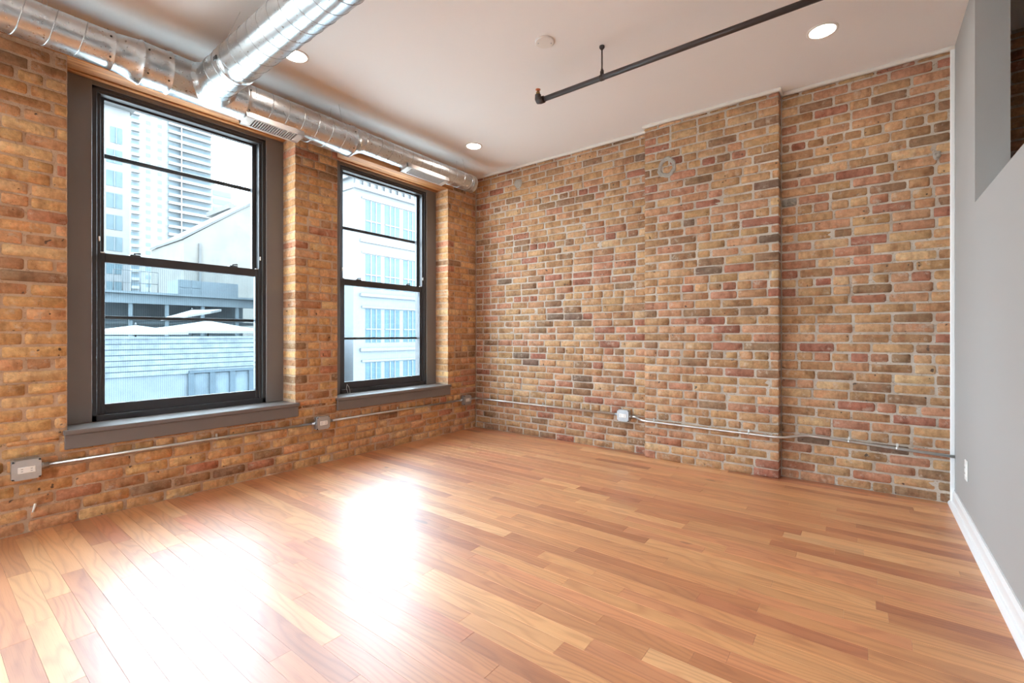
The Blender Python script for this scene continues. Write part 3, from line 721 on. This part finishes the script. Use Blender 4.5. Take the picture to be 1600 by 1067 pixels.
MB().tube([(q.x+.03, q.y-.02, ZS+.002), (q.x+.012, q.y-.026, ZS+.05), (q.x+.01, q.y-.018, ZS+.085), (q.x+.012, q.y, ZS+.06), (q.x+.018, q.y+.006, ZS+.03), (q.x+.03, q.y-.0, ZS+.002)], .0018, 6).build('cord', 'white', m)
# ------------------------------------------------------------------ the street outside
def stone(name, rgb, k=1.0, var=.1, vs=.6, rough=.85):
    m, nt, p = new_mat(name); c = tuple(x*k for x in lin(rgb)); v = noise(nt, pos(nt), vs, 5, .65)
    nt.links.new(mix(nt, ramp(nt, v, .25, .75), tuple(x*(1-var) for x in c), tuple(x*(1+var) for x in c)), p.inputs['Base Color']); p.inputs['Roughness'].default_value = rough
    p.inputs['Specular IOR Level'].default_value = .2; return m
KX = .126                                   # outdoor colours darkened below true albedo so facades keep detail under the bright sky
M.update(  # outdoor haze is put into these pale bluish colours
    pale=stone('pale_stone', (222, 222, 222), KX, .05), tower=stone('tower_concrete', (226, 228, 230), KX, .04), towerd=stone('tower_shadow_glass', (184, 204, 214), KX, .1, .3),
    glasst=stone('office_glass', (164, 190, 200), KX, .12, .5), loft=stone('white_painted_stone', (228, 230, 234), KX, .03), loftw=stone('loft_window_glass', (152, 186, 206), KX, .14, 1.2),
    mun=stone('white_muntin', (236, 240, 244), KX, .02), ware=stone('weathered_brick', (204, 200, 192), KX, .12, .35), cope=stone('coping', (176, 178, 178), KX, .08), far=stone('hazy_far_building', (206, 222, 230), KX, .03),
    fard=stone('hazy_far_band', (184, 206, 218), KX, .03), steel=stone('blue_grey_steel', (190, 206, 214), KX, .1, .8), steeld=stone('lightened_underside', (206, 220, 228), KX*1.3, .15), hvac=stone('hvac_panel', (200, 214, 222), KX, .05),
    canvas=stone('white_canvas', (244, 244, 242), KX*1.15, .02), slat=stone('weathered_board', (200, 212, 220), KX*.95, .26, 2.2), slatd=stone('board_gap', (150, 168, 182), KX, .1), terr=stone('terrace_wall', (196, 210, 220), KX*.9, .12, 1.4),
    shopd=stone('shop_frame', (136, 156, 170), KX, .1, 2), shopg=stone('shop_glass', (172, 190, 202), KX, .25, .9), bluebrick=stone('grey_brick', (196, 208, 216), KX, .14, 2.2), asph=stone('pale_bounce_paving', (196, 196, 192), .78, .1, .3))
def yz(px, py, X): p = at(px, py, X); return p.y, p.z
GZ = -9.0
tag(MB().box((-700, -500, GZ-.5), (-WT-.02, 700, GZ)).build('street', 'asph'), 'grey street and lots far below the windows', 'street', kind='structure')  # unseen paving lightened to bounce daylight onto the ceiling
def rect(name, mat, X, px0, px1, py0, py1, proud, par, back=.05):
    # a plane-parallel piece on the facade x = X; rows are read at the piece's own middle column
    pm = (px0+px1)/2; y0 = at(px0, 500, X).y; y1 = at(px1, 500, X).y; z1 = at(pm, py0, X).z; z0 = at(pm, py1, X).z
    return MB().box((X-back, y0, z0), (X+proud, y1, z1)).build(name, mat, par)

# stone office building
X = -100.0
b = tag(empty('office_building', (X, at(150, 500, X).y, GZ)), 'pale stone office block with square windows beside the apartment tower', 'building')
y0, y1 = at(40, 500, X).y, at(203, 500, X).y; zt = at(180, 168, X).z
MB().box((X-30, y0, GZ), (X, y1, zt)).build('facade', 'pale', b)
MB().box((X-30, y0-.6, zt), (X+1.2, y1+.5, zt+.9)).build('cornice', 'pale', b)
MB().box((X-20, y0, zt+.9), (X-3, y1-1, zt+4.4)).build('penthouse', 'glasst', b)
MB().box((X-22, y0-.6, zt+4.4), (X-2, y1-.6, zt+5.0)).build('penthouse_roof', 'pale', b)
for py0, py1 in ((199, 224), (234, 255), (267, 291), (302, 325), (336, 359), (370, 392), (405, 428), (440, 462)):
    for px0, px1 in ((166, 191), (128, 153), (90, 115)):
        dy = (py0-522)*0.0
        o = rect('window', 'glasst', X, px0 if py0 > 230 else px0+6, px1, py0, py1, .06, b)
        ya, yb = at(px0 if py0 > 230 else px0+6, 500, X).y, at(px1, 500, X).y; pm = (px0+px1)/2; za, zb = at(pm, py1, X).z, at(pm, py0, X).z
        MB().box((X+.05, (ya+yb)/2-.08, za), (X+.16, (ya+yb)/2+.08, zb)).build('mullion', 'steel', o)

# residential tower
X = -200.0
b = tag(empty('apartment_tower', (X, at(265, 500, X).y, GZ)), 'tall white apartment tower with stacked balconies', 'building')
yA, yB = at(205, 500, X).y, at(330, 500, X).y; FHT = 2.9; NF = 33
MB().box((X-22, yA, GZ), (X, yB, GZ+NF*FHT+1)).build('facade', 'tower', b)
protos = {}
def rep(key, mk, dz):
    if key not in protos: protos[key] = mk()
    else:
        c = protos[key].copy(); COL.objects.link(c); c.location = Vector(protos[key].location)+Vector((0, 0, dz))
def yy(px): return at(px, 500, X).y
for i in range(5, NF):
    z = GZ+i*FHT; dz = (i-5)*FHT
    rep('band', lambda: MB().box((X, yy(262), z+1.05), (X+.10, yy(329.5), z+2.55)).build('window_band', 'towerd', b), dz)  # blue strip carries the shade between balconies in its colour
    rep('balc', lambda: MB().box((X, yy(262), z), (X+1.5, yy(329.5), z+1.0)).build('balcony', 'tower', b), dz)
    rep('band2', lambda: MB().box((X, yy(204), z+1.05), (X+.10, yy(217), z+2.4)).build('window_band', 'towerd', b), dz)
    rep('balc2', lambda: MB().box((X, yy(204), z), (X+1.4, yy(217), z+1.0)).build('balcony', 'tower', b), dz)
    rep('w1', lambda: MB().box((X, yy(228), z+.9), (X+.08, yy(235.5), z+2.2)).build('window', 'towerd', b), dz)
    rep('w2', lambda: MB().box((X, yy(246.5), z+.9), (X+.08, yy(253), z+2.2)).build('window', 'towerd', b), dz)
MB().box((X+.02, yy(281), GZ+4*FHT), (X+1.55, yy(282.5), GZ+NF*FHT)).build('balcony_fin', 'tower', b)

# hazy far building
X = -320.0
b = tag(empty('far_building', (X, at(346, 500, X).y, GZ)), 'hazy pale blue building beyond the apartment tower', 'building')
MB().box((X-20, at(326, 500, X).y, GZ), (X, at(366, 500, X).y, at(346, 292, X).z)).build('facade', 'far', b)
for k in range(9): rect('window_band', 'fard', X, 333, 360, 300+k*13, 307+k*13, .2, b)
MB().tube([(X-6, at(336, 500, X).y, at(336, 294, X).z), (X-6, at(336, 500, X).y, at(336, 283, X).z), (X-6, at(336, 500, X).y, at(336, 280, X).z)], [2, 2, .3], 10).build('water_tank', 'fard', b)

# brick warehouse with sloping parapet
X = -72.0
b = tag(empty('brick_warehouse', (X, at(350, 500, X).y, GZ)), 'weathered brick warehouse wall with a sloping parapet', 'building')
p0, p1, p2 = at(287, 374, X), at(400, 316, X), at(520, 262, X)
MB().prism([(p0.y, GZ), (p2.y, GZ), (p2.y, p2.z), (p1.y, p1.z), (p0.y, p0.z)], X-14, X, axis=0).build('facade', 'ware', b, fix=True)
m = MB(); m.prism([(p0.y-.2, p0.z), (p1.y, p1.z), (p2.y, p2.z), (p2.y, p2.z+.35), (p1.y, p1.z+.35), (p0.y-.2, p0.z+.35)], X-14, X+.15, axis=0); m.build('coping', 'cope', b, fix=True)
q = at(312, 374, X); MB().box((X, q.y-.15, GZ), (X+.25, q.y+.15, q.z-.6)).build('downpipe', 'cope', b)
X = -92.0
b = tag(empty('glass_penthouse', (X, at(380, 500, X).y, GZ)), 'glazed rooftop pavilion behind the brick warehouse', 'building')
q0, q1 = at(362, 326, X), at(440, 290, X)
MB().box((X-9, q0.y, GZ), (X, q1.y, q0.z-.2)).build('glazing', 'glasst', b); MB().box((X-10, q0.y-.8, q0.z-.2), (X+.9, q1.y, q0.z+.7)).build('roof_slab', 'pale', b)
for k in range(9): yk = q0.y+(q1.y-q0.y)*k/9; MB().box((X, yk-.12, q0.z-9), (X+.2, yk+.12, q0.z-.2)).build('mullion', 'pale', b)

# steel platform canopy
X = -44.0
b = tag(empty('platform_canopy', (X, at(285, 500, X).y, GZ)), 'long blue grey steel canopy above the white parasols', 'canopy')
ya, yb = at(60, 500, X).y, at(440, 500, X).y
zt, zm, zl = at(285, 463, X).z, at(285, 477, X).z, at(285, 497, X).z
MB().box((X-.5, ya, zm), (X, yb, zt)).build('fascia_beam', 'steel', b); MB().box((X-9, ya, zt), (X+.3, yb, zt+.18)).build('roof_deck', 'steel', b)
MB().box((X-9.2, ya, GZ), (X-9, yb, zt)).build('back_screen', 'steeld', b); MB().box((X-.4, ya, zl-.22), (X, yb, zl)).build('lower_rail', 'steeld', b)  # underside steel colour is raised to offset its shade
MB().box((X-9, ya, zl-.5), (X-.6, yb, zl-.3)).build('deck', 'steel', b)
for px in (150, 205, 262, 318, 372, 425): yk = at(px, 500, X).y; MB().box((X-.35, yk-.12, GZ), (X-.1, yk+.12, zm)).build('column', 'steel', b)
b = tag(empty('roof_railing', (X-.2, at(213, 500, X).y, zt+.18)), 'thin metal railing along the steel canopy roof', 'railing')
for px in (178, 192, 206, 220, 234, 248): yk = at(px, 500, X).y; MB().tube([(X-.2, yk, zt+.18), (X-.2, yk, zt+1.9)], .03, 6).build('rail_post', 'cope', b)
for h in (.9, 1.9): MB().tube([(X-.2, at(178, 500, X).y, zt+h), (X-.2, at(248, 500, X).y, zt+h)], .025, 6).build('hand_rail', 'cope', b)
X = -49.0
b = tag(empty('rooftop_unit', (X, at(310, 500, X).y, zt+.18)), 'pale rooftop air handling unit with louvred end', 'roof unit')
u0, u1 = at(278, 500, X).y, at(372, 500, X).y; zu = at(320, 440, X).z
MB().box((X-3, u0, zt+.18), (X, u1, zu)).build('casing', 'hvac', b)
for c0, c1 in ((.02, .12), (.14, .24)):
    for r0, r1 in ((.05, .48), (.54, .96)): MB().box((X, u0+(u1-u0)*c0*1.5, zt+.18+(zu-zt)*r0), (X+.05, u0+(u1-u0)*c1*1.5, zt+.1+(zu-zt)*r1)).build('louvre', 'steel', b)

# low terrace building across the street
X = -24.0
b = tag(empty('terrace_building', (X, at(285, 500, X).y, GZ)), 'low building with weathered boards and shop glazing across the street', 'building')
ya, yb = at(40, 500, X).y, at(528, 500, X).y; zp = at(285, 528, X).z
MB().box((X-14, ya, GZ), (X-.06, yb, zp+.06)).build('wall', 'terr', b)
for k in range(7):
    r0 = 529.5+k*8.0; za, zb = at(285, r0+6.6, X).z, at(285, r0, X).z
    MB().box((X-.06, ya, za), (X+.03+.012*(k % 2), yb, zb)).build('board', 'slat', b)
MB().box((X-.07, ya, at(285, 585, X).z), (X-.02, yb, zp-.1)).build('board_backing', 'slatd', b)
MB().box((X-.2, ya, at(285, 529, X).z), (X+.1, yb, zp+.06)).build('parapet_cap', 'slat', b)
g0, g1 = at(298, 500, X).y, at(470, 500, X).y; zg1, zg0 = at(350, 580, X).z, at(350, 640, X).z
MB().box((X-.05, g0, zg0), (X-.02, g1, zg1)).build('shop_glazing', 'shopg', b)
for k in range(7): yk = g0+(g1-g0)*k/6; MB().box((X-.02, yk-.13, zg0), (X+.10, yk+.13, zg1)).build('mullion', 'shopd', b)
MB().box((X-.02, g0-.1, zg1), (X+.14, g1+.1, zg1+.12)).build('head_rail', 'shopd', b)
def parasol(px, X, half, py_edge, py_top, label, tilt=0):
    c = at(px, py_edge, X); ap = at(px, py_top, X).z; e = tag(empty('patio_parasol', (X, c.y, zp+.06)), label, 'parasol', 'white parasols on the terrace')
    m = MB(); n = 8; m.v.append((X, c.y, ap))
    for r, z in ((.5, c.z+(ap-c.z)*.45), (1, c.z), (1, c.z-.16)):
        for k in range(n): a = 2*math.pi*(k+.5)/n; m.v.append((X+half*r*math.cos(a)*.8, c.y+half*r*math.sin(a), z+tilt*r*math.sin(a)))
    for k in range(n):
        j = (k+1) % n; m.face((0, 1+k, 1+j))
        for i in (0, 1): m.face((1+i*n+k, 1+(i+1)*n+k, 1+(i+1)*n+j, 1+i*n+j))
    m.build('canopy', 'canvas', e, fix=True); MB().tube([(X, c.y, zp+.06), (X, c.y, ap+.12)], .035, 8).build('pole', 'cope', e)
    MB().tube([(X, c.y, ap), (X, c.y, ap+.14)], [.07, .02], 8).build('finial', 'cope', e)
parasol(325, -31.5, 4.1, 517, 501, 'broad white parasol on the terrace parapet')
parasol(212, -26.3, 2.3, 518, 508, 'smaller white parasol beside the broad one')
parasol(300, -36.0, 1.9, 490, 484, 'tilted white parasol raised behind the others', .42)

# white loft building seen through the window nearest the corner
X = -25.0
b = tag(empty('loft_building', (X, at(610, 500, X).y, GZ)), 'white painted loft building with grouped divided windows', 'building')
ya, yb = at(552, 500, X).y, at(790, 500, X).y; zc = at(560, 296, X).z
MB().box((X-12, ya, GZ), (X, yb, zc+1.1)).build('facade', 'loft', b)
MB().box((X-12, ya-.1, zc), (X+.35, yb, zc+.28)).build('cornice_bed', 'loft', b); MB().box((X-12, ya-.3, zc+.75), (X+.4, yb, zc+1.15)).build('cornice_top', 'loft', b)
dn = None
for k in range(34):
    if dn is None: dn = MB().box((X, ya+.1, zc+.30), (X+.14, ya+.42, zc+.72)).build('dentil', 'loft', b)
    else: c = dn.copy(); COL.objects.link(c); c.location = Vector(dn.location)+Vector((0, k*.62, 0))
heads = (316, 399, 483, 566, 650)
def lz(py): return at(583, py, X).z
cols = [(571, 595), (601, 624), (630, 651)]; wy = [(at(a, 500, X).y, at(c, 500, X).y) for a, c in cols]
wy += [(a+(wy[2][1]-wy[0][0])+1.7, c+(wy[2][1]-wy[0][0])+1.7) for a, c in wy]
proto_w = None
for hd_ in heads:
    z1 = lz(hd_); z0 = lz(hd_+52)
    for y0, y1 in wy:
        o = MB().box((X-.1, y0, z0), (X+.02, y1, z1)).build('window', 'loftw', b)
        m = MB(); wdt = y1-y0
        for k in (1, 2): m.box((X+.02, y0+wdt*k/3-.035, z0), (X+.07, y0+wdt*k/3+.035, z1))
        m.box((X+.02, y0, z0+(z1-z0)*.40-.04), (X+.08, y1, z0+(z1-z0)*.40+.04)); m.build('muntins', 'mun', o)
    for ga, gb in ((wy[0][0], wy[2][1]), (wy[3][0], wy[5][1])):
        MB().box((X, ga-.5, z0-.62), (X+.22, gb+.5, z0-.40)).build('sill_course', 'loft', b); MB().box((X, ga-.35, z1+.06), (X+.12, gb+.35, z1+.2)).build('head_course', 'loft', b)
X = -40.0
b = tag(empty('grey_brick_building', (X, at(535, 500, X).y, GZ)), 'narrow strip of grey brick building beside the white loft', 'building')
MB().box((X-10, at(505, 500, X).y, GZ), (X, at(560, 500, X).y, at(540, 268, X).z)).build('wall', 'bluebrick', b)
MB().box((X, at(548, 500, X).y-.3, GZ), (X+.3, at(548, 500, X).y, at(540, 268, X).z)).build('corner_pier', 'cope', b)
